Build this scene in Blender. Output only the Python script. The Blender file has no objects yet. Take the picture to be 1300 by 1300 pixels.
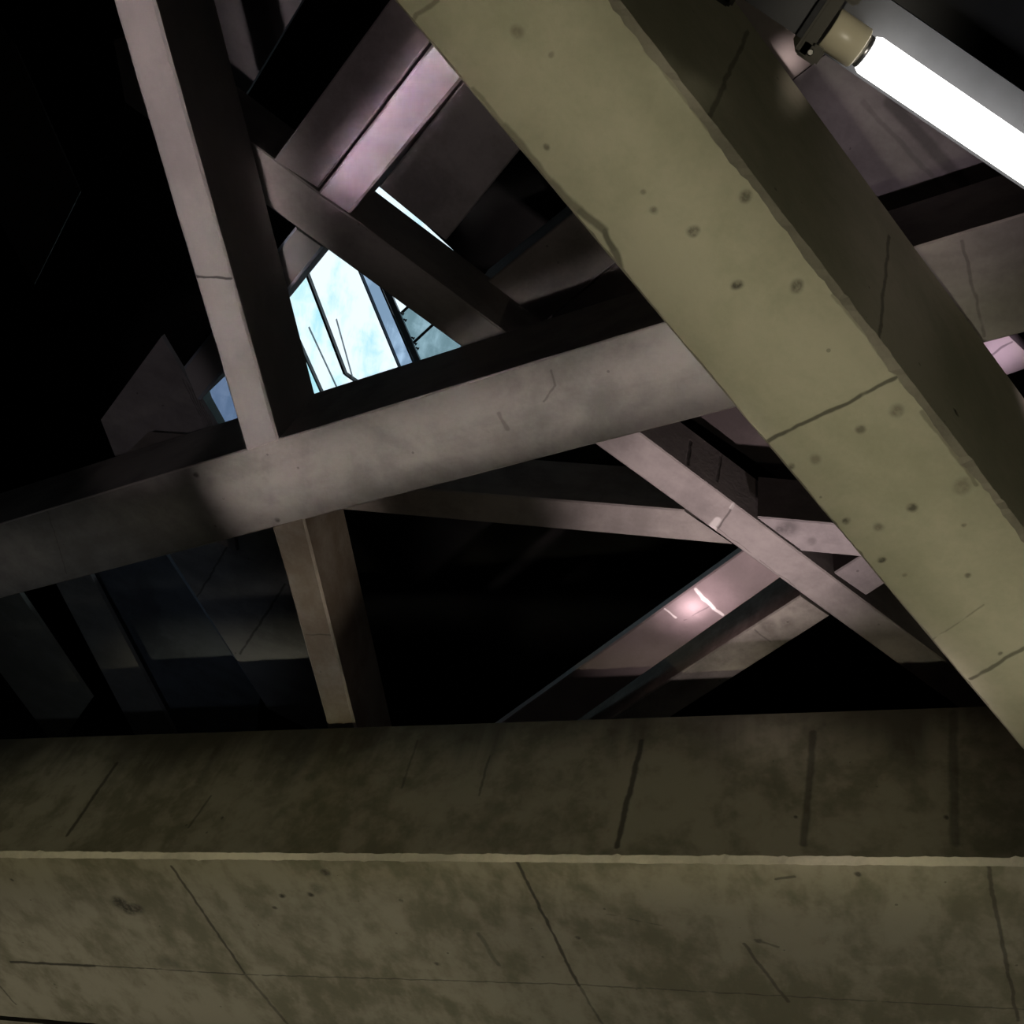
import bpy, bmesh, math, random
from mathutils import Vector, Matrix
random.seed(7)
sc = bpy.context.scene
COL = sc.collection
F = 1300.0
CAM = Vector((0, 0, 1.6))
# ---------------------------------------------------------------- camera (a phone held up in a stair shaft)
ZX, ZY = 970.0, -180.0                       # where the plumb lines of the photograph meet
u = Vector((ZX - 650, 650 - ZY, -F)).normalized()
f = Vector((0, 0, -1.0))
Yc = (f - f.dot(u) * u).normalized()
Xc = Yc.cross(u)
R = Matrix((Xc, Yc, u))                       # camera axes -> world
cd = bpy.data.cameras.new('camera')
cd.sensor_width = 36; cd.lens = 36.0; cd.clip_start = 0.02; cd.clip_end = 200
co = bpy.data.objects.new('camera', cd)
co.matrix_world = Matrix.Translation(CAM) @ R.to_4x4()
COL.objects.link(co)
sc.camera = co


def ray(x, y):
    return R @ Vector(((x - 650) / F, (650 - y) / F, -1.0))


def up(x, y, z):
    d = ray(x, y)
    return CAM + d * ((z - CAM.z) / d.z)


def on_plane(x, y, p, n):
    d = ray(x, y)
    return CAM + d * ((p - CAM).dot(n) / d.dot(n))


# ---------------------------------------------------------------- materials
class NT:
    def __init__(s, name):
        s.m = bpy.data.materials.new(name)
        s.m.use_nodes = True
        s.t = s.m.node_tree
        s.t.nodes.clear()
        s.out = s.t.nodes.new('ShaderNodeOutputMaterial')

    def n(s, kind, **kw):
        nd = s.t.nodes.new('ShaderNode' + kind)
        for k, v in kw.items():
            setattr(nd, k, v)
        return nd

    def put(s, sock, v):
        if isinstance(v, bpy.types.NodeSocket):
            s.t.links.new(v, sock)
        elif isinstance(v, (tuple, list, Vector)) and len(v) == 3 and sock.type == 'RGBA':
            sock.default_value = (*v, 1)
        else:
            sock.default_value = v

    def math(s, op, a, b=None, clamp=False):
        nd = s.n('Math', operation=op, use_clamp=clamp)
        s.put(nd.inputs[0], a)
        if b is not None:
            s.put(nd.inputs[1], b)
        return nd.outputs[0]

    def vec(s, op, a, b=None, scale=None):
        nd = s.n('VectorMath', operation=op)
        s.put(nd.inputs[0], a)
        if b is not None:
            s.put(nd.inputs[1], b)
        if scale is not None:
            s.put(nd.inputs[3], scale)
        return nd.outputs['Value'] if op in ('DOT_PRODUCT', 'LENGTH', 'DISTANCE') else nd.outputs[0]

    def mix(s, fac, a, b, blend='MIX'):
        nd = s.n('Mix', data_type='RGBA', blend_type=blend)
        s.put(nd.inputs[0], fac); s.put(nd.inputs[6], a); s.put(nd.inputs[7], b)
        return nd.outputs[2]

    def ramp(s, v, lo, hi, a=0.0, b=1.0):
        nd = s.n('MapRange'); nd.clamp = True; nd.interpolation_type = 'SMOOTHSTEP'
        for i, x in enumerate((v, lo, hi, a, b)):
            s.put(nd.inputs[i], x)
        return nd.outputs[0]

    def noise(s, co_, scale, detail=5, rough=.6, dist=0):
        nd = s.n('TexNoise')
        s.put(nd.inputs['Vector'], co_)
        nd.inputs['Scale'].default_value = scale
        nd.inputs['Detail'].default_value = detail
        nd.inputs['Roughness'].default_value = rough
        nd.inputs['Distortion'].default_value = dist
        return nd.outputs[0]


def concrete(name, base, origin, axis=Vector((1, 0, 0)), segs=(), dots=(), dark=.55, streak=.35, streak_dir=None,
             pits=.6, seed=0.0, rough=.8, blotch=(1, 1, 1), spec=.25, top_drip=None, pale=()):
    """cast concrete: cloudy blotches, board streaks, pits, joint lines (segs: A, B, width, strength) and tie-hole spots."""
    t = NT(name)
    tc = t.n('TexCoord').outputs['Object']
    oc = t.vec('ADD', tc, (seed * 3.1, seed * 1.7, seed * 2.3))
    big = t.noise(oc, 1.7, 4, .62, .4)
    mid = t.noise(oc, 7.0, 5, .65, .3)
    fine = t.noise(oc, 60.0, 2, .6)
    sd = (streak_dir or axis).normalized()
    # stretch along sd: subtract 85% of the component along it
    along = t.vec('DOT_PRODUCT', oc, sd)
    st = t.vec('SUBTRACT', oc, t.vec('SCALE', tuple(sd), scale=t.math('MULTIPLY', along, .86)))
    stk = t.noise(st, 9.0, 3, .6, .2)
    v = t.math('ADD', t.ramp(big, .3, .7, -.5, .5), t.ramp(mid, .25, .75, -.22, .22))
    v = t.math('ADD', v, t.math('MULTIPLY', t.ramp(stk, .3, .7, -.5, .5), streak))
    v = t.math('ADD', v, t.ramp(fine, .3, .7, -.07, .07))
    fac = t.ramp(v, -.75, .6, 0, 1)
    dk = tuple(base[i] * dark * blotch[i] for i in range(3))
    col = t.mix(fac, dk, base)
    # pits
    vo = t.n('TexVoronoi'); t.put(vo.inputs['Vector'], oc); vo.inputs['Scale'].default_value = 11
    pm = t.math('MULTIPLY', t.math('LESS_THAN', vo.outputs['Distance'], .06), t.math('GREATER_THAN', mid, .52))
    col = t.mix(t.math('MULTIPLY', pm, pits), col, tuple(c * .25 for c in base))
    # joints, cracks, tie holes
    wob = t.vec('SCALE', t.vec('SUBTRACT', t.n('TexNoise').outputs['Color'], (.5, .5, .5)), scale=0.0)
    nz = t.n('TexNoise'); t.put(nz.inputs['Vector'], oc); nz.inputs['Scale'].default_value = 14; nz.inputs['Detail'].default_value = 2
    wob = t.vec('SCALE', t.vec('SUBTRACT', nz.outputs['Color'], (.5, .5, .5)), scale=.02)
    pc = t.vec('ADD', tc, wob)
    mask = None

    def acc(mk):
        nonlocal mask
        mask = mk if mask is None else t.math('MAXIMUM', mask, mk)
    for s_ in segs:
        A, B, w, k = s_[:4]
        A = A - origin; B = B - origin; d = B - A; L2 = d.length_squared
        pa = t.vec('SUBTRACT', pc, tuple(A))
        h = t.math('MULTIPLY', t.vec('DOT_PRODUCT', pa, tuple(d)), 1 / L2, clamp=True)
        dist = t.vec('LENGTH', t.vec('SUBTRACT', pa, t.vec('SCALE', tuple(d), scale=h)))
        acc(t.ramp(dist, w * .35, w, k, 0))
    for P, r, k in dots:
        dist = t.vec('DISTANCE', pc, tuple(P - origin))
        acc(t.math('MULTIPLY', t.ramp(dist, r * .3, r, k, 0), t.ramp(fine, .3, .6, .5, 1)))
    if mask is not None:
        col = t.mix(mask, col, tuple(base[i] * .12 for i in range(3)))
    for A, B, w, k in pale:                    # mineral-white cracks
        A = A - origin; B = B - origin; d = B - A
        pa = t.vec('SUBTRACT', pc, tuple(A))
        h = t.math('MULTIPLY', t.vec('DOT_PRODUCT', pa, tuple(d)), 1 / d.length_squared, clamp=True)
        dist = t.vec('LENGTH', t.vec('SUBTRACT', pa, t.vec('SCALE', tuple(d), scale=h)))
        col = t.mix(t.ramp(dist, w * .4, w, k, 0), col, (.9, .86, .84))
    if top_drip:
        zt, reach = top_drip                   # uneven darkening from the top edge down
        sep = t.n('SeparateXYZ'); t.put(sep.inputs[0], tc)
        zz = t.math('SUBTRACT', zt - origin.z, sep.outputs[2])
        dr = t.noise(t.vec('MULTIPLY', oc, (1, 1, .06)), 3.0, 4, .6, .4)
        m2 = t.ramp(t.math('SUBTRACT', t.math('MULTIPLY', t.ramp(dr, .35, .75, .1, 1), reach), zz), -.22, .16, 0, .8)
        col = t.mix(m2, col, tuple(c * .16 for c in base))
    b = t.n('BsdfPrincipled')
    t.put(b.inputs['Base Color'], col)
    b.inputs['Roughness'].default_value = rough
    b.inputs['Specular IOR Level'].default_value = spec
    bp = t.n('Bump'); bp.inputs['Strength'].default_value = .25; bp.inputs['Distance'].default_value = .01
    hgt = t.math('ADD', t.math('MULTIPLY', mid, .6), t.math('MULTIPLY', fine, .25))
    if mask is not None:
        hgt = t.math('SUBTRACT', hgt, mask)
    t.put(bp.inputs['Height'], hgt)
    t.put(b.inputs['Normal'], bp.outputs[0])
    t.t.links.new(b.outputs[0], t.out.inputs[0])
    return t.m


def plain(name, col, rough=.5, metal=0, emit=None, strength=0, trans=0, spec=.5, ior=1.45, noise=0):
    t = NT(name)
    b = t.n('BsdfPrincipled')
    if noise:
        tc = t.n('TexCoord').outputs['Object']
        v = t.noise(tc, 25, 4)
        t.put(b.inputs['Base Color'], t.mix(t.ramp(v, .3, .7), tuple(c * (1 - noise) for c in col), col))
    else:
        b.inputs['Base Color'].default_value = (*col, 1)
    b.inputs['Roughness'].default_value = rough
    b.inputs['Metallic'].default_value = metal
    b.inputs['Specular IOR Level'].default_value = spec
    b.inputs['Transmission Weight'].default_value = trans
    b.inputs['IOR'].default_value = ior
    if emit:
        b.inputs['Emission Color'].default_value = (*emit, 1)
        b.inputs['Emission Strength'].default_value = strength
    t.t.links.new(b.outputs[0], t.out.inputs[0])
    return t.m


# ---------------------------------------------------------------- objects
def link(name, bm, mats, parent=None, loc=None):
    me = bpy.data.meshes.new(name)
    bm.normal_update()
    bm.to_mesh(me); bm.free()
    for m in (mats if isinstance(mats, (list, tuple)) else [mats]):
        me.materials.append(m)
    o = bpy.data.objects.new(name, me)
    COL.objects.link(o)
    if loc is not None:
        o.location = loc
    if parent is not None:
        o.parent = parent
    return o


def tag(o, label=None, cat=None, group=None, kind=None):
    if label: o['label'] = label
    if cat: o['category'] = cat
    if group: o['group'] = group
    if kind: o['kind'] = kind
    return o


def empty(name, loc, label=None, cat=None, group=None, kind=None):
    o = bpy.data.objects.new(name, None)
    o.empty_display_size = .1
    COL.objects.link(o); o.location = loc
    return tag(o, label, cat, group, kind)


def corners(L, Rr, z, e0=0.0, e1=0.0):
    a, b = up(*L[0], z), up(*L[1], z)
    c, d = up(*Rr[0], z), up(*Rr[1], z)
    ax = (b - a).normalized() + (d - c).normalized()
    ax.normalize()
    dl, dr = (b - a).normalized(), (d - c).normalized()
    return a - dl * e0, b + dl * e1, c - dr * e0, d + dr * e1, ax


def beam_mesh(a, b, c, d, ax, h, org, ch=.008, splayL=0.0, splayR=0.0, seg=.25, jit=.25, chR=None, chL=None, chip=0.0):
    """prism with the underside a-b / c-d (left edge, right edge), worn arrises and height h; chamfers are material slot 1."""
    n = Vector((-ax.y, ax.x, 0))
    sl = 1.0 if (a - c).dot(n) > 0 else -1.0
    nl = n * sl                                # outward at the left edge
    chL = ch if chL is None else chL
    chR = ch if chR is None else chR
    N = max(1, int((b - a).length / seg))
    bm = bmesh.new()
    Z = Vector((0, 0, 1))
    rings = []
    ph = (random.random() * 6, random.random() * 6)
    for i in range(N + 1):
        s = i / N
        p, q = a.lerp(b, s), c.lerp(d, s)

        def cj(x):
            return x * (1 + jit * (random.random() - .5) * .7 + jit * (math.sin(i * .37 + ph[0]) + math.sin(i * .83 + ph[1]) * .6) * .3) + (x * chip * .5 * random.random() if random.random() < .06 else 0)
        l1, l2, r1, r2 = cj(chL), cj(chL), cj(chR), cj(chR)
        ring = [p - nl * l1, q + nl * r1, q + Z * r2 - nl * (splayR * r2 / h), q + Z * h - nl * splayR,
                p + Z * h + nl * splayL, p + Z * l2 + nl * (splayL * l2 / h)]
        rings.append([bm.verts.new(v - org) for v in ring])
    for i in range(N):
        for k in range(6):
            fa = bm.faces.new((rings[i][k], rings[i][(k + 1) % 6], rings[i + 1][(k + 1) % 6], rings[i + 1][k]))
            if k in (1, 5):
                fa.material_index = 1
    bm.faces.new(rings[0]); bm.faces.new(rings[-1])
    bmesh.ops.recalc_face_normals(bm, faces=bm.faces)
    return bm


def beam(name, label, L, Rr, z, h, base, e=(0, 0), group=None, edge=None, cat='concrete beam', segs=(), dots=(), cracks=(), mesh_kw={}, **mk):
    a, b, c, d, ax = corners(L, Rr, z, *e)
    org = (a + b + c + d) / 4
    n = Vector((-ax.y, ax.x, 0)); nl = n if (a - c).dot(n) > 0 else -n
    # lines given as (pixel, pixel, face, width, strength) with face 'b'ottom, 'r'ight or 'l'eft side
    sR = mesh_kw.get('splayR', 0); sL = mesh_kw.get('splayL', 0)

    def pt(p, face):
        if face == 'b':
            return up(*p, z)
        if face == 'r':
            t2 = (d - c).normalized(); v2 = Vector((0, 0, h)) - nl * sR
            return on_plane(*p, c, t2.cross(v2).normalized())
        t2 = (b - a).normalized(); v2 = Vector((0, 0, h)) + nl * sL
        return on_plane(*p, a, t2.cross(v2).normalized())
    S = [(pt(p, fc), pt(q, fc), w, k) for p, q, fc, w, k in segs]
    D = [(pt(p, fc), r, k) for p, fc, r, k in dots]
    mk['pale'] = [(up(*p, z), up(*q, z), w, k) for p, q, w, k in cracks]
    m = concrete(name + '_concrete', base, org, ax, S, D, seed=random.random() * 9, **mk)
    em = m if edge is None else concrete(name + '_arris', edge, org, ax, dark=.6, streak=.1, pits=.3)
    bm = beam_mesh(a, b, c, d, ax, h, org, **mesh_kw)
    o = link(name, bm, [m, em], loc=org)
    tag(o, label, cat, group or {'lattice_girder': 'lattice girders of the upper layer', 'roof_joist': 'roof joists around the skylight'}.get(name))
    return o


def slab(name, label, pts, z, h, base, cat='concrete slab', group=None, kind=None, segs=(), **mk):
    P = [up(*p, z) for p in pts]
    org = sum(P, Vector()) / len(P)
    S = [(up(*p, z), up(*q, z), w, k) for p, q, w, k in segs]
    m = concrete(name + '_concrete', base, org, segs=S, seed=random.random() * 9, **mk)
    bm = bmesh.new()
    lo = [bm.verts.new(p - org) for p in P]
    hi = [bm.verts.new(p - org + Vector((0, 0, h))) for p in P]
    k = len(P)
    bm.faces.new(lo); bm.faces.new(hi)
    for i in range(k):
        bm.faces.new((lo[i], lo[(i + 1) % k], hi[(i + 1) % k], hi[i]))
    bmesh.ops.recalc_face_normals(bm, faces=bm.faces)
    o = link(name, bm, m, loc=org)
    return tag(o, label, cat, group or 'concrete panels between the beams', kind)


def add_box(bm, c, sx, sy, sz, M=None):
    M = M or Matrix.Identity(3)
    vs = []
    for x in (-1, 1):
        for y in (-1, 1):
            for z in (-1, 1):
                vs.append(bm.verts.new(c + M @ Vector((x * sx / 2, y * sy / 2, z * sz / 2))))
    for q in ((0, 1, 3, 2), (4, 6, 7, 5), (0, 4, 5, 1), (2, 3, 7, 6), (0, 2, 6, 4), (1, 5, 7, 3)):
        bm.faces.new([vs[i] for i in q])


def add_lathe(bm, p, ax, prof, n=32):
    """prof: list of (distance along ax, radius)"""
    ax = ax.normalized()
    s = ax.orthogonal().normalized(); t = ax.cross(s)
    rings = []
    for dd, r in prof:
        rings.append([bm.verts.new(p + ax * dd + (s * math.cos(2 * math.pi * k / n) + t * math.sin(2 * math.pi * k / n)) * r) for k in range(n)])
    for i in range(len(rings) - 1):
        for k in range(n):
            fa = bm.faces.new((rings[i][k], rings[i][(k + 1) % n], rings[i + 1][(k + 1) % n], rings[i + 1][k]))
            fa.smooth = True
    bm.faces.new(rings[0]); bm.faces.new(rings[-1])
    bmesh.ops.recalc_face_normals(bm, faces=bm.faces)


# ---------------------------------------------------------------- level A: the two big beams close overhead
ZA, ZB, ZC = 4.1, 4.9, 5.334
YEL = (.48, .45, .335)
a1_segs = [((975, 560), (1141, 478), 'b', .008, .8), ((530, 18), (556, 0), 'b', .008, .5), ((530, 18), (524, 30), 'b', .008, .5),
           ((1232, 862), (1330, 806), 'b', .009, .7),
           ((1180, 815), (1250, 768), 'b', .004, .35), ((1045, 660), (1100, 730), 'b', .003, .3),
           ((700, 232), (735, 268), 'b', .016, .55), ((735, 268), (768, 292), 'b', .014, .65), ((768, 292), (779, 318), 'b', .012, .75),
           ((779, 318), (790, 350), 'b', .014, .7), ((640, 160), (700, 232), 'b', .012, .5), ((600, 112), (640, 160), 'b', .008, .4),
           ((1115, 440), (1129, 300), 'r', .010, .6), ((893, 165), (950, 40), 'r', .010, .55),
           ((820, 62), (905, 170), 'b', .008, .4), ((905, 172), (960, 240), 'b', .007, .4), ((1170, 522), (1240, 615), 'b', .009, .45),
           ((1060, 375), (1145, 485), 'b', .008, .4), ((940, 530), (1010, 615), 'b', .012, .4), ((1080, 700), (1160, 800), 'b', .016, .5),
           ((1160, 800), (1235, 885), 'b', .014, .45)]
a1_dots = [((880, 293), 'b', .022, .8), ((945, 250), 'b', .02, .7), ((936, 362), 'b', .02, .9), ((1012, 364), 'b', .024, .75), ((1012, 364), 'b', .010, .9),
           ((1137, 521), 'b', .026, .5), ((1093, 545), 'b', .018, .6), ((1006, 592), 'b', .014, .7), ((1035, 583), 'b', .02, .4), ((1075, 660), 'b', .016, .8),
           ((1158, 646), 'b', .02, .8), ((1116, 669), 'b', .02, .5), ((1120, 711), 'b', .014, .9), ((1228, 732), 'b', .012, .7), ((1224, 666), 'b', .010, .7),
           ((1222, 617), 'b', .035, .45), ((830, 268), 'b', .014, .6), ((815, 245), 'b', .010, .6), ((694, 186), 'b', .012, .6), ((655, 40), 'b', .022, .45),
           ((700, 70), 'b', .01, .4), ((1150, 730), 'b', .01, .5), ((1270, 830), 'b', .01, .7), ((1214, 523), 'r', .016, .95), ((745, 560), 'b', .01, .5)]
# ends against the face of the wide beam; runs off upwards on the other side
beam('diagonal_girder', 'large olive-yellow concrete beam crossing the photo diagonally in front of everything', [(500, 0), (1414, 1089)], [(783, 0), (1612, 1082)],
     ZA, .75, YEL, e=(2.6, 0), edge=(.36, .33, .26), segs=a1_segs, dots=a1_dots, dark=.78, streak=.18, pits=.5, blotch=(.97, 1, .95),
     mesh_kw=dict(splayR=.13, splayL=0, chR=.016, chL=.006, seg=.02, jit=.45, chip=1.2))

OLV = (.30, .275, .205)
a2_segs = [((218, 1100), (310, 1235), 'b', .010, .75), ((310, 1235), (370, 1306), 'b', .012, .55), ((655, 1092), (735, 1252), 'b', .010, .8),
           ((735, 1252), (765, 1300), 'b', .008, .5), ((1253, 1097), (1292, 1295), 'b', .010, .6),
           ((14, 1221), (120, 1226), 'b', .014, .9), ((110, 1225), (310, 1237), 'b', .007, .7), ((310, 1237), (735, 1250), 'b', .006, .55),
           ((735, 1250), (1310, 1282), 'b', .006, .5), ((945, 1198), (1000, 1272), 'b', .010, .6), ((0, 1252), (20, 1275), 'b', .008, .6),
           ((608, 1185), (632, 1225), 'b', .014, .4), ((985, 1116), (1008, 1112), 'b', .010, .6), ((960, 1193), (988, 1203), 'b', .008, .5),
           ((770, 1160), (840, 1175), 'b', .004, .4),
           ((148, 969), (86, 1060), 'r', .014, .75), ((815, 940), (783, 1075), 'r', .016, .8), ((1033, 930), (1020, 1072), 'r', .020, .6),
           ((1210, 905), (1212, 1070), 'r', .024, .5), ((268, 1010), (240, 1050), 'r', .008, .5), ((622, 960), (608, 1010), 'r', .008, .5),
           ((530, 940), (510, 1000), 'r', .008, .4)]
a2_dots = [((152, 1146), 'b', .06, .85), ((162, 1153), 'b', .06, .9), ((173, 1153), 'b', .05, .8), ((358, 1137), 'b', .02, .9), ((349, 1153), 'b', .016, .85), ((394, 1136), 'b', .022, .9), ((413, 1108), 'b', .03, .8),
           ((402, 1128), 'b', .05, .45), ((1028, 1004), 'r', .012, .8), ((1010, 1037), 'r', .012, .8), ((1201, 1037), 'r', .014, .8), ((1090, 1110), 'b', .018, .8),
           ((965, 1195), 'b', .02, .7), ((734, 1190), 'b', .016, .7), ((555, 1224), 'b', .018, .7), ((509, 1143), 'b', .014, .6), ((15, 1117), 'b', .014, .8),
           ((215, 1222), 'b', .08, .35), ((70, 1250), 'b', .012, .6), ((283, 1038), 'r', .012, .7), ((237, 1047), 'r', .010, .7)]
A2L = [(0, 1291), (1300, 1402)]
A2R = [(0, 1085), (1300, 1095)]
beam('wide_girder', 'very wide stained olive concrete beam running along the bottom of the photo', A2L, A2R, ZA, .745, OLV, e=(2.2, 3.4), edge=(.62, .58, .46),  # paler chamfer: light caught on the arris is put into its colour
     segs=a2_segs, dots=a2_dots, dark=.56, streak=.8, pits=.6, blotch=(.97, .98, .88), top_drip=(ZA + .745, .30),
     streak_dir=Vector((.46, .75, .5)), mesh_kw=dict(chR=.020, chL=.012, seg=.02, jit=.25, chip=.7))

slab('concrete_panel', 'sliver of olive concrete slab in the bottom left corner beyond the wide beam', [(-80, 1288), (420, 1331), (420, 1420), (-80, 1420)], ZA + .02, .3, OLV)

# ---------------------------------------------------------------- level B: the frame resting on top of them
GRY = (.42, .385, .36)
b1 = beam('cross_girder', 'broad grey concrete beam rising left to right behind the olive diagonal beam', [(0, 665), (835, 412)], [(0, 760), (925, 520)], ZB, .43, GRY,
          e=(2.4, 3.2), dark=.6, streak=.3, pits=.5, segs=[((60, 648), (85, 728), 'b', .004, .3), ((1222, 306), (1250, 428), 'b', .008, .4),
          ((700, 470), (705, 490), 'b', .006, .4), ((705, 490), (690, 510), 'b', .006, .4), ((634, 525), (645, 545), 'b', .012, .35)],
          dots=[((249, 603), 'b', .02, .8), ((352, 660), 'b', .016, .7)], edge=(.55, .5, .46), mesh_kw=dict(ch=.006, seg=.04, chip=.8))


def y1(x): return 665 - .303 * x + 1.2


def y2(x): return 760 - .2595 * x - 1.2


beam('slim_girder', 'slim pale beam running from top left down to the broad grey beam', [(143, 0), (312, y1(312) - 0.5)], [(196, 0), (353.2, y1(353.2) - .5)], ZB, .40, (.46, .425, .41),
     e=(2.6, 0), dark=.8, streak=.2, pits=.35, segs=[((247, 351), (296, 353), 'b', .007, .85), ((212, 210), (216, 252), 'b', .004, .2)], mesh_kw=dict(ch=.009, seg=.03, chip=1.0))
beam('short_girder', 'slim brownish beam going down from the broad grey beam to the wide bottom beam', [(345, y2(345)), (417, 928)], [(386, y2(386)), (452, 925)], ZB, .375, (.40, .36, .31),
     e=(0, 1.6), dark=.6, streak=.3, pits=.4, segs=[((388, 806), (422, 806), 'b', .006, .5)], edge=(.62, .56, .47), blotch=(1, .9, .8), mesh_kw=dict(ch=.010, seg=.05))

# ---------------------------------------------------------------- level C: the thinner lattice above
PNK = (.42, .375, .365)
C1L, C1R = [(410, 313), (1186, 876)], [(404, 244), (1190, 830)]
# one long beam: upper part seen left of the diagonal beam, lower part crossing the others at the right
c1a, c1b = [(760, 566), (1190, 879.2)], [(815, 550), (1232, 866)]
beam('lattice_girder', 'long pinkish lattice beam from below the skylight to lower right, crossing two others', [(410, 313), (1186, 876)], [(404, 244), (1190, 832)], ZC, .334, PNK, e=(.9, 1.2), dark=.62,
     streak=.3, pits=.4, segs=[((905, 680), (932, 640), 'b', .006, .6), ((908, 668), (1010, 745), 'b', .003, .35), ((877, 560), (873, 590), 'r', .012, .7), ((915, 580), (910, 610), 'r', .010, .5),
     ((1020, 756), (1056, 782), 'b', .004, .4)], cracks=[((905, 668), (911, 660), .02, .6), ((899, 668), (908, 672), .012, .6), ((928, 645), (933, 638), .01, .4)], mesh_kw=dict(ch=.006, seg=.05))
beam('lattice_girder', 'nearly level lattice beam at centre right, fading into darkness on its left', [(450, 648.5), (935, 692)], [(450, 614), (875, 648)], ZC + .004, .334, (.40, .36, .34), e=(1.2, -.02), dark=.6, streak=.3, pits=.4, mesh_kw=dict(ch=.006))
beam('lattice_girder', 'short mauve lattice beam between the beam crossing and the olive diagonal beam', [(1018, 700), (1092, 707)], [(962, 656), (1050, 664)], ZC + .004, .334, (.42, .375, .38), e=(-.0, 1.0), dark=.62, streak=.3, pits=.4,
     dots=[((1000, 670), 'b', .06, .5), ((990, 672), 'b', .03, .6), ((1030, 688), 'b', .03, .4)], mesh_kw=dict(ch=.006))
beam('lattice_girder', 'stained lattice beam rising from the bottom beam to the beam crossing', [(785, 905), (1018, 755)], [(860, 905), (1055, 781)], ZC + .004, .334, (.44, .40, .36), e=(1.0, -.01), dark=.45, streak=.3, pits=.5,
     segs=[((958, 800), (978, 815), 'b', .006, .4)], dots=[((1000, 790), 'b', .05, .4), ((975, 795), 'b', .06, .4)], mesh_kw=dict(ch=.006))
beam('lattice_girder', 'stub of lattice beam right of the beam crossing, running up behind the diagonal beam', [(1059, 727), (1094, 705)], [(1100, 756), (1122, 742)], ZC + .004, .334, (.42, .375, .38), e=(.0, 1.2), dark=.62, mesh_kw=dict(ch=.006))
beam('lattice_girder', 'spotlit pink lattice beam in the black gap, with white cracks', [(700, 873), (946, 697)], [(740, 910), (1000, 727)], ZC + .1, .05, (.32, .255, .26), e=(.6, .0), dark=.75, streak=.2, pits=.3, spec=.5, rough=.45, segs=[((868, 788), (905, 768), 'b', .005, .4)],
     cracks=[((884, 748), (893, 760), .012, .9), ((893, 760), (906, 772), .014, .9), ((906, 772), (918, 781), .010, .8), ((845, 773), (858, 784), .008, .7)],
     mesh_kw=dict(ch=.006))
# parallel beams at the upper left
beam('roof_joist', 'lilac-lit roof beam with a pale edge left of the white sliver of sky', [(591, 0), (404.5, 243.5)], [(670, 0), (443.5, 271.5)], ZC + .004, .30, (.46, .40, .42), e=(1.0, 0), dark=.9, streak=.1, pits=.15,
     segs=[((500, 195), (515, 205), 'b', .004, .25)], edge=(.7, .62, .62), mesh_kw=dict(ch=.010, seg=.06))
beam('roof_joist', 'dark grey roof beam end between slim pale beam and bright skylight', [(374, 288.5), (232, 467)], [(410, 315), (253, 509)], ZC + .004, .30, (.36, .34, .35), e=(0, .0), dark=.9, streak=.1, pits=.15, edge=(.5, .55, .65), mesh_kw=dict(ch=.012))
beam('roof_joist', 'dark purplish roof beam at top, left of the lilac beam and black slot', [(495, 0), (348, 202)], [(586, 0), (404, 239)], ZC + .004, .30, (.34, .29, .295), e=(1.0, .0), dark=.6, streak=.2, pits=.3, mesh_kw=dict(ch=.006))
beam('roof_joist', 'dark grey roof beam with square end above the white sliver of sky', [(600, 88), (482.5, 237)], [(700, 140), (566, 305)], ZC + .1, .25, (.33, .295, .295), e=(1.0, .0), dark=.55, streak=.2, pits=.3, mesh_kw=dict(ch=.006))
beam('roof_joist', 'dim brown roof beam just above the right end of broad grey beam', [(738, 262), (600, 372)], [(800, 318), (672, 424)], ZC + .3, .3, (.30, .26, .255), e=(1.2, .0), dark=.55, streak=.2, pits=.5, mesh_kw=dict(ch=.006))
beam('roof_joist', 'brownish-grey roof beam in the corner between diagonal and broad grey beams', [(796, 320), (700, 403)], [(860, 350), (760, 436)], ZC + .34, .3, (.38, .34, .34), e=(1.0, .0), dark=.65, streak=.2, pits=.4, mesh_kw=dict(ch=.006))
# behind the lamp
beam('roof_joist', 'pale pink wedge of roof beam between diagonal beam and lamp housing', [(900, -40), (1033, -160)], [(1000, 106), (1160, -20)], ZC + .2, .3, (.50, .43, .42), e=(.6, 1.2), dark=.85, streak=.1, pits=.1, mesh_kw=dict(ch=.004))
slab('concrete_panel', 'grey roof slab behind the glowing lamp tube, above the broad grey beam', [(1001, 106.5), (1161, -19), (1420, 60), (1420, 330), (1205, 420), (1120, 290)], ZC + .22, .3, (.40, .365, .38), dark=.6,
     segs=[((1095, 130), (1198, 240), .012, .25), ((1130, 130), (1225, 235), .03, .5)])
slab('concrete_panel', 'bright pink-lit slab fragment at the right edge below the broad grey beam', [(1238, 425), (1274, 420), (1318, 462), (1278, 476)], ZC, .2, (.55, .45, .5), dark=.9, segs=[((1258, 452), (1284, 434), .006, .6)])
# centre right, above the lattice
beam('roof_joist', 'dark maroon roof beam in the notch right of the long lattice beam', [(800, 480), (1010, 622)], [(880, 430), (1100, 580)], ZC + .55, .3, (.085, .068, .068), e=(.4, .4), dark=.6, mesh_kw=dict(ch=.006))
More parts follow.
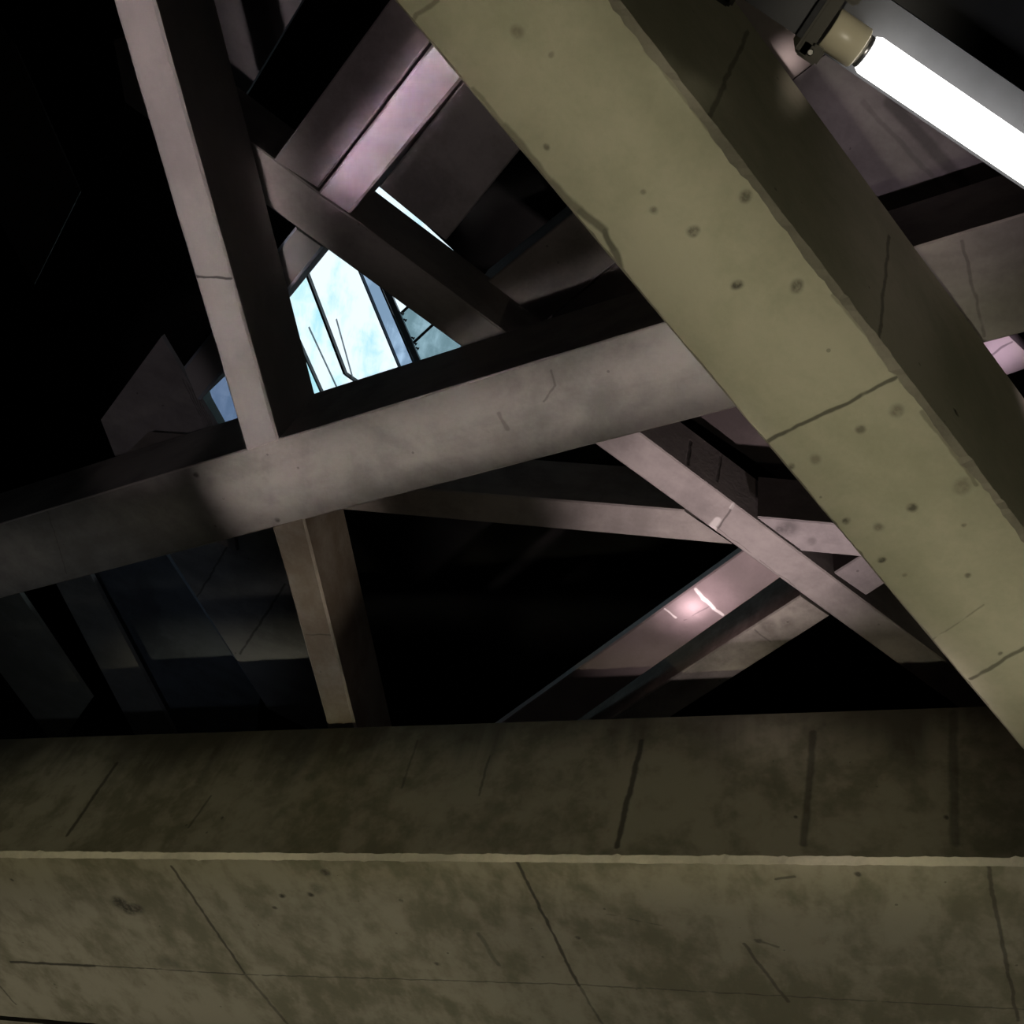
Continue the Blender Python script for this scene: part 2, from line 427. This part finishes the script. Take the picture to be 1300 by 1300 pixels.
# left: facets of the inclined side slabs
slab('concrete_panel', 'wide dim slab whose corner is lit bluish above the left part of broad grey beam', [(128, 533), (205, 427), (262, 522), (276, 545), (300, 700), (170, 640)], ZC + .45, .03, (.36, .33, .34), dark=.65,  # upper left side is cut where a shadow edge falls
     segs=[((232 + i * 4.2, 497 + i * 2.0 - 16), (262 + i * 2.2, 545 + i * 1.0), .004, .45) for i in range(6)])
slab('concrete_panel', 'bluish slab below the broad grey beam, left of the brownish short beam', [(213, 700), (350, 660), (440, 690), (460, 960), (340, 900)], ZC + .5, .03, (.36, .36, .40), dark=.6,
     segs=[((292, 688), (248, 762), .008, .6), ((362, 742), (305, 830), .010, .6)])
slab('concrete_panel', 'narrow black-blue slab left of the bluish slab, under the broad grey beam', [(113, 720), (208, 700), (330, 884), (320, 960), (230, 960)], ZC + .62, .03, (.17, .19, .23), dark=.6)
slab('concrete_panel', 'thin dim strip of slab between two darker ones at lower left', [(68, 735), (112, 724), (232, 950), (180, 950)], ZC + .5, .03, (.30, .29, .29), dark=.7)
slab('concrete_panel', 'grey-olive slab with pointed end at the left edge above the bottom beam', [(-40, 765), (24, 752), (116, 888), (72, 950), (-40, 800)], ZC + .3, .03, (.30, .295, .26), dark=.7)  # pointed end is a shadow edge put into the outline
slab('concrete_panel', 'faint brownish pointed slab in the darkness at the far left edge', [(-30, -10), (20, 60), (102, 243), (43, 362), (-30, 230)], ZC + .3, .01, (.10, .085, .075), dark=.6)  # outline stops at a shadow edge, so the shade is in the shape
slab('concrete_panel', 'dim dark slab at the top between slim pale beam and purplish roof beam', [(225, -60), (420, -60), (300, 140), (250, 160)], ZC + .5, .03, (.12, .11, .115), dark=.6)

# ---------------------------------------------------------------- shell of the shaft
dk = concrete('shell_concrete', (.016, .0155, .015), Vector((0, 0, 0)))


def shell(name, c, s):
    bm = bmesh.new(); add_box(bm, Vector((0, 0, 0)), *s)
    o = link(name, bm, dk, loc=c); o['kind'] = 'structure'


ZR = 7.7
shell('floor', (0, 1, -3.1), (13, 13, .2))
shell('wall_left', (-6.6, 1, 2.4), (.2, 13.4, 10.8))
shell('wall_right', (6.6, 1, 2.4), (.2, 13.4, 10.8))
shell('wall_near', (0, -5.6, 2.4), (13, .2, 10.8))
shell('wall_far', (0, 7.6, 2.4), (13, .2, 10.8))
# ceiling with the skylight opening
hole = [(246, 478), (300, 400), (385, 285), (468, 226), (540, 285), (592, 333), (650, 430), (640, 470), (330, 560), (277, 549), (258, 515)]
HP = [up(*p, ZR) for p in hole]
bm = bmesh.new()
for zz in (0, .14):
    o_ = [bm.verts.new(Vector((x, y, ZR + zz))) for x, y in ((-6.7, -5.7), (6.7, -5.7), (6.7, 7.7), (-6.7, 7.7))]
    i_ = [bm.verts.new(p + Vector((0, 0, zz))) for p in HP]
    ed = [bm.edges.new((o_[k], o_[(k + 1) % 4])) for k in range(4)] + [bm.edges.new((i_[k], i_[(k + 1) % len(i_)])) for k in range(len(i_))]
    bmesh.ops.triangle_fill(bm, edges=ed, use_beauty=True)
    if zz == 0:
        lo_i, lo_o = i_, o_
    else:
        for A_, B_ in ((lo_i, i_), (lo_o, o_)):
            for k in range(len(A_)):
                bm.faces.new((A_[k], A_[(k + 1) % len(A_)], B_[(k + 1) % len(A_)], B_[k]))
bmesh.ops.recalc_face_normals(bm, faces=bm.faces)
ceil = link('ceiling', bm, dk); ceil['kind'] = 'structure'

# skylight: weathered translucent panes in thin bars, lit by the sky behind
ZW = ZR + .5


def pane_mat(name, col, stain, amount, seed):
    t = NT(name)
    tc = t.vec('ADD', t.n('TexCoord').outputs['Object'], (seed, seed * 2, 0))
    v = t.noise(t.vec('MULTIPLY', tc, (2.2, .8, 1)), 2.2, 6, .6, .5)
    w = t.noise(tc, 9, 5, .6, .6)
    k = t.ramp(t.math('ADD', v, t.math('MULTIPLY', w, .25)), .50 - amount, .80 - amount)
    c = t.mix(k, col, stain)
    tr = t.n('BsdfTranslucent'); t.put(tr.inputs[0], c)
    t.t.links.new(tr.outputs[0], t.out.inputs[0])
    return t.m


WHITE, CYAN, STEEL = (.95, .98, .98), (.36, .66, .68), (.26, .34, .42)
pm = [pane_mat('pane_blue', (.16, .20, .29), (.10, .14, .22), .1, 1), pane_mat('pane_left', (.74, .93, .94), (.42, .74, .76), .02, 2), pane_mat('pane_cyan', (.92, .98, .98), (.5, .8, .84), -.06, 3),
      pane_mat('pane_white', WHITE, (.5, .78, .82), -.1, 4), pane_mat('pane_steel', (.46, .58, .72), (.22, .30, .40), .12, 5), pane_mat('pane_grey', (.34, .46, .50), (.16, .24, .26), .1, 6)]
frame_m = plain('dark_bar_metal', (.03, .032, .035), .5, .6, noise=.3)
steel_m = plain('steel_bar_metal', (.16, .17, .18), .4, .7, noise=.3)
win = empty('window_1', up(440, 420, ZW), kind='structure')


def xl(x0, y0, m):
    return lambda y: x0 + (y - y0) * m


lines = [xl(300, 500, .45), xl(385, 445, .45), xl(393, 355, .381), xl(458, 347, .415), xl(487, 365, .433)]
yt, yb = 200, 580


def poly_plate(name, pts, z, th, mat, par):
    bm = bmesh.new()
    P = [up(*p, z) - par.location for p in pts]
    lo = [bm.verts.new(p) for p in P]
    if th:
        hi = [bm.verts.new(p + Vector((0, 0, th))) for p in P]
        bm.faces.new(hi)
        for i in range(len(P)):
            bm.faces.new((lo[i], lo[(i + 1) % len(P)], hi[(i + 1) % len(P)], hi[i]))
    bm.faces.new(lo)
    bmesh.ops.recalc_face_normals(bm, faces=bm.faces)
    return link(name, bm, mat, par)


def bar(name, p, q, w, h, mat, par, z=ZW):
    A, B = up(*p, z), up(*q, z)
    d = (B - A); L = d.length; d.normalize()
    M = Matrix((d, Vector((-d.y, d.x, 0)), Vector((0, 0, 1)))).transposed()
    bm = bmesh.new(); add_box(bm, (A + B) / 2 - par.location, L, w, h, M)
    return link(name, bm, mat, par)


for i in range(4):
    l, r = lines[i], lines[i + 1]
    poly_plate('pane', [(l(yt), yt), (r(yt), yt), (r(yb), yb), (l(yb), yb)], ZW, 0, pm[(1, 2, 3, 4)[i]], win)
poly_plate('pane', [(lines[0](yt) - 200, yt), (lines[0](yt), yt), (lines[0](yb), yb), (lines[0](yb) - 200, yb)], ZW, 0, pm[0], win)
S = lines[4]
cross = [((S(255), 255), (640, 145)), ((S(403), 403), (640, 275)), ((S(440), 440), (660, 310)), ((S(485), 485), (700, 335)), ((S(580), 580), (780, 420))]
for k in range(4):
    (a, b), (c, d) = cross[k], cross[k + 1]
    poly_plate('pane', [a, b, d, c], ZW, 0, pm[3] if k == 0 else pm[5], win)
    bar('glazing_bar', c, d, .018, .03, frame_m, win, ZW - .02)
for k, w in ((1, .012), (2, .018), (3, .008)):
    l = lines[k]
    bar('glazing_bar', (l(yt), yt), (l(yb if k != 2 else 474), yb if k != 2 else 474), w, .04, frame_m, win, ZW - .025)
bar('glazing_bar', (lines[2](474), 474), (lines[2](474) + 60, 474 + 42), .012, .04, frame_m, win, ZW - .025)
bar('glazing_bar', (427, 405), (470, 560), .003, .02, steel_m, win, ZW - .015)
bar('glazing_bar', (392, 415), (450, 540), .003, .02, steel_m, win, ZW - .015)
l = lines[4]
bar('spine_bar', (l(yt) + 3, yt), (l(yb) + 3, yb), .045, .02, steel_m, win, ZW - .06)
bar('spine_seal', (l(yt) - 3, yt), (l(yb) - 3, yb), .012, .02, frame_m, win, ZW - .055)
for y in (397, 405, 428, 435, 441):
    bm = bmesh.new()
    add_lathe(bm, up(l(y) + 8, y, ZW - .08) - win.location, Vector((1, .2, 0)), [(0, .006), (.016, .006), (.016, .011), (.024, .011)], 10)
    link('bolt', bm, frame_m, win)

# ---------------------------------------------------------------- the lamp
ZL = 1.6 + .95
A = up(1098, 66, ZL); B = up(1330, 224, ZL)
d = (B - A).normalized()
nrm = Vector((-d.y, d.x, 0))
if nrm.dot(up(1098, 160, ZL) - A) < 0: nrm = -nrm           # towards lower left of the view
Zv = Vector((0, 0, 1))
M = Matrix((d, nrm, Zv)).transposed()
black = plain('black_tray', (.012, .012, .014), .35, .2, noise=.3)
grey_tray = plain('reflector_grey', (.07, .07, .074), .6, 0, noise=.2)
cream = plain('cream_plastic', (.62, .56, .40), .35, 0, noise=.12)
clear = plain('clear_plastic', (.20, .19, .16), .12, 0, trans=.5, ior=1.45)
steel = plain('bright_steel', (.6, .58, .52), .25, 1)
tube_m = plain('lit_tube', (.9, .9, .9), .4, 0, emit=(1, .985, .95), strength=6)
pin_m = plain('tube_end_cap', (.35, .35, .36), .3, .9)


def lamp(shift, label):
    """strip lamp: tray, lampholder, clear end bracket with screws, tube (shift along its run)"""
    o0 = A + d * shift
    e = empty('fluorescent_lamp', o0, label, 'lamp', 'tube lamps in a row under the trunking')
    Lt = 1.2
    bm = bmesh.new(); add_box(bm, d * (Lt / 2 - .10) + nrm * -.009 + Zv * .050, Lt + .04, .060, .03, M)
    link('tray', bm, grey_tray, e)
    for s_, off in ((1, 0), (-1, Lt - .08)):
        bm = bmesh.new()
        add_lathe(bm, d * (off - .036 * s_), d * s_, [(0, .0155), (.001, .0165), (.030, .0165), (.031, .0155)], 40)
        add_box(bm, d * (off - .020 * s_) + Zv * .022, .028, .026, .03, M)
        link('lampholder', bm, cream, e)
        bm = bmesh.new()
        add_box(bm, d * (off - .046 * s_) + nrm * -.004 + Zv * .004, .012, .060, .058, M)
        add_box(bm, d * (off - .040 * s_) + nrm * .020 + Zv * -.018, .020, .014, .014, M)
        add_box(bm, d * (off - .040 * s_) + nrm * -.030 + Zv * -.018, .020, .014, .014, M)
        bmesh.ops.bevel(bm, geom=bm.edges[:], offset=.002, segments=2, affect='EDGES')
        br = link('end_bracket', bm, clear, e)
        for q in (-.030, .020):
            bm = bmesh.new(); add_lathe(bm, d * (off - .040 * s_) + nrm * q + Zv * -.0255, Zv, [(0, .002), (.001, .0036), (.004, .0036)], 14)
            link('screw', bm, steel, br)
        bm = bmesh.new(); add_lathe(bm, d * off, d * s_, [(-.006, .013), (.004, .013)], 32)
        link('tube_cap', bm, pin_m, e)
    bm = bmesh.new(); add_lathe(bm, d * .001, d, [(0, .0135), (.004, .0155), (Lt - .100, .0155), (Lt - .096, .0135)], 40)
    link('tube', bm, tube_m, e)
    return e


lamp(0, 'glowing white fluorescent tube lamp with cream end, at the top right corner')
lamp(-1.285, 'end of a second tube lamp, cut off by the top edge of the photo')
# trunking that carries the run of lamps
bm = bmesh.new(); add_box(bm, Vector((0, 0, 0)), 6.0, .16, .05, M)
tr = link('lamp_trunking', bm, black, loc=A + d * .6 + nrm * -.066 + Zv * .091)
for q in (-2.6, 2.8):
    bm = bmesh.new(); p0 = d * q + Zv * .02; add_lathe(bm, p0, Zv, [(0, .008), (ZR - tr.location.z - .02, .008)], 12)
    link('hanger_rod', bm, black, tr)
tag(tr, 'straight black trunking the fluorescent lamps are fixed under', 'cable trunking')

# ---------------------------------------------------------------- light
w = bpy.data.worlds.new('world'); sc.world = w; w.use_nodes = True
bg = w.node_tree.nodes['Background']
bg.inputs[0].default_value = (.80, .92, 1.0, 1); bg.inputs[1].default_value = 1.2


def spot(name, loc, target, power, col, radius, blend=.5, size=.05):
    """unseen spot added to light one place; radius = lit radius at the target"""
    ld = bpy.data.lights.new(name, 'SPOT')
    loc = Vector(loc); target = Vector(target)
    ld.energy = power; ld.color = col; ld.shadow_soft_size = size
    ld.spot_size = 2 * math.atan(radius / (target - loc).length); ld.spot_blend = blend
    o = bpy.data.objects.new(name, ld); o.location = loc
    o.rotation_euler = (target - loc).to_track_quat('-Z', 'Y').to_euler()
    COL.objects.link(o)




def strip(name, p, q, zt, zl, width, power, col, spread, ext=0.0, shift=(0, 0), rise=0.0):
    """unseen strip light added below a beam to light it (p, q: where its light ends on the underside at height zt)"""
    A_, B_ = up(*p, zt), up(*q, zt)
    dd = (B_ - A_); L = dd.length; dd.normalize()
    ld = bpy.data.lights.new(name, 'AREA')
    ld.shape = 'RECTANGLE'; ld.size = L + ext; ld.size_y = width
    ld.energy = power; ld.color = col; ld.spread = math.radians(spread)
    o = bpy.data.objects.new(name, ld)
    c = (A_ + B_) / 2 + Vector((0, 0, rise)); o.location = (c.x + shift[0], c.y + shift[1], zl)
    z = (c - o.location).normalized() * -1     # light shines along -z
    x = (dd - z * dd.dot(z)).normalized(); y = z.cross(x)
    o.rotation_euler = Matrix((x, y, z)).transposed().to_euler()
    COL.objects.link(o)


WM = (1, .94, .72); PK = (1, .88, .86); MV = (1, .82, .88)  # unseen lights added below the view, each set for one surface
strip('unseen_strip_diagonal', (640, 0), (1340, 850), ZA, .6, .36, 1.55, WM, 14, .6)
strip('unseen_strip_cross', (285, 632), (960, 430), ZB, .6, .30, .86, (1, .90, .85), 4)
strip('unseen_strip_hanging', (160, -60), (333, 575), ZB, .6, .16, .80, (1, .88, .87), 7)
strip('unseen_strip_short', (368, 700), (422, 885), ZB, .6, .12, .12, (1, .92, .82), 8)
strip('unseen_strip_cross_dim', (-60, 730), (250, 648), ZB, .6, .28, .04, (1, .95, .82), 5)
spot('unseen_spot_roof', (-.75, 1.2, -2.2), up(530, 130, ZC), 100, (1, .86, .88), .8, 1)
spot('unseen_spot_fragment', (1.9, .1, -1.0), up(1266, 446, ZC), 1500, (1, .82, .93), .12, 1)
strip('unseen_strip_lilac', (430, 240), (572, 60), ZC, .6, .07, .33, (1, .80, .92), 3)
strip('unseen_strip_wide', (-120, 1232), (620, 1232), ZA, .6, 1.2, 3.5, (1, .93, .76), 12)
strip('unseen_strip_wide_end', (620, 1225), (1460, 1230), ZA, .6, 1.25, 1.9, (1, .93, .76), 12)
strip('unseen_strip_wide_face', (-100, 1085), (1260, 1094), ZA, .6, .08, 1.4, (1, .92, .62), 12, 0, (-.78, -1.285), .22)
spot('unseen_spot_fill', (2.2, .2, -1.5), (1.2, 1.2, 4.5), 60, (1, .93, .70), 2.2, 1)
spot('unseen_spot_lattice', (1.9, 2.2, 1.0), up(940, 645, ZC), 640, (1, .83, .82), .85, 1)
spot('unseen_spot_low_lattice', (2.4, .3, 1.5), up(865, 815, ZC), 230, (1, .85, .82), .42, 1)
spot('unseen_spot_gap', (2.4, .3, 1.5), up(885, 768, ZC + .1), 700, (1, .76, .82), .20, .8)
spot('unseen_spot_hot', (2.4, .3, 1.5), up(880, 772, ZC + .1), 4500, (1, .80, .84), .07, 1)
spot('unseen_spot_fixture', (.3, -.6, -1.0), up(1075, 45, ZL), 170, (1, .92, .75), .09, 1)
spot('unseen_spot_wedge', (.34, .08, -1.0), up(1000, 74, ZC + .2), 1800, (1, .85, .80), .055, 1)
spot('unseen_spot_side', (2.4, 1.2, 1.0), up(400, 700, ZB + .2), 130, (1, .84, .70), .42, 1)
spot('unseen_spot_corner', (1.2, .3, -2.2), up(1165, 180, ZC), 300, MV, .5, 1)
spot('unseen_spot_left', (-.7, .4, 1.0), up(195, 505, ZC + .4), 42, (1, .88, .90), .50, .5)
spot('unseen_spot_low', (-.9, .8, 1.0), up(150, 800, ZC + .5), 30, (.80, .90, 1), 1.3, 1)
sc.cycles.max_bounces = 6
sc.cycles.diffuse_bounces = 2
sc.cycles.glossy_bounces = 2

sc.view_settings.view_transform = 'Standard'
sc.view_settings.look = 'None'
sc.view_settings.gamma = 1
sc.view_settings.exposure = 0
sc.view_settings.use_curve_mapping = False
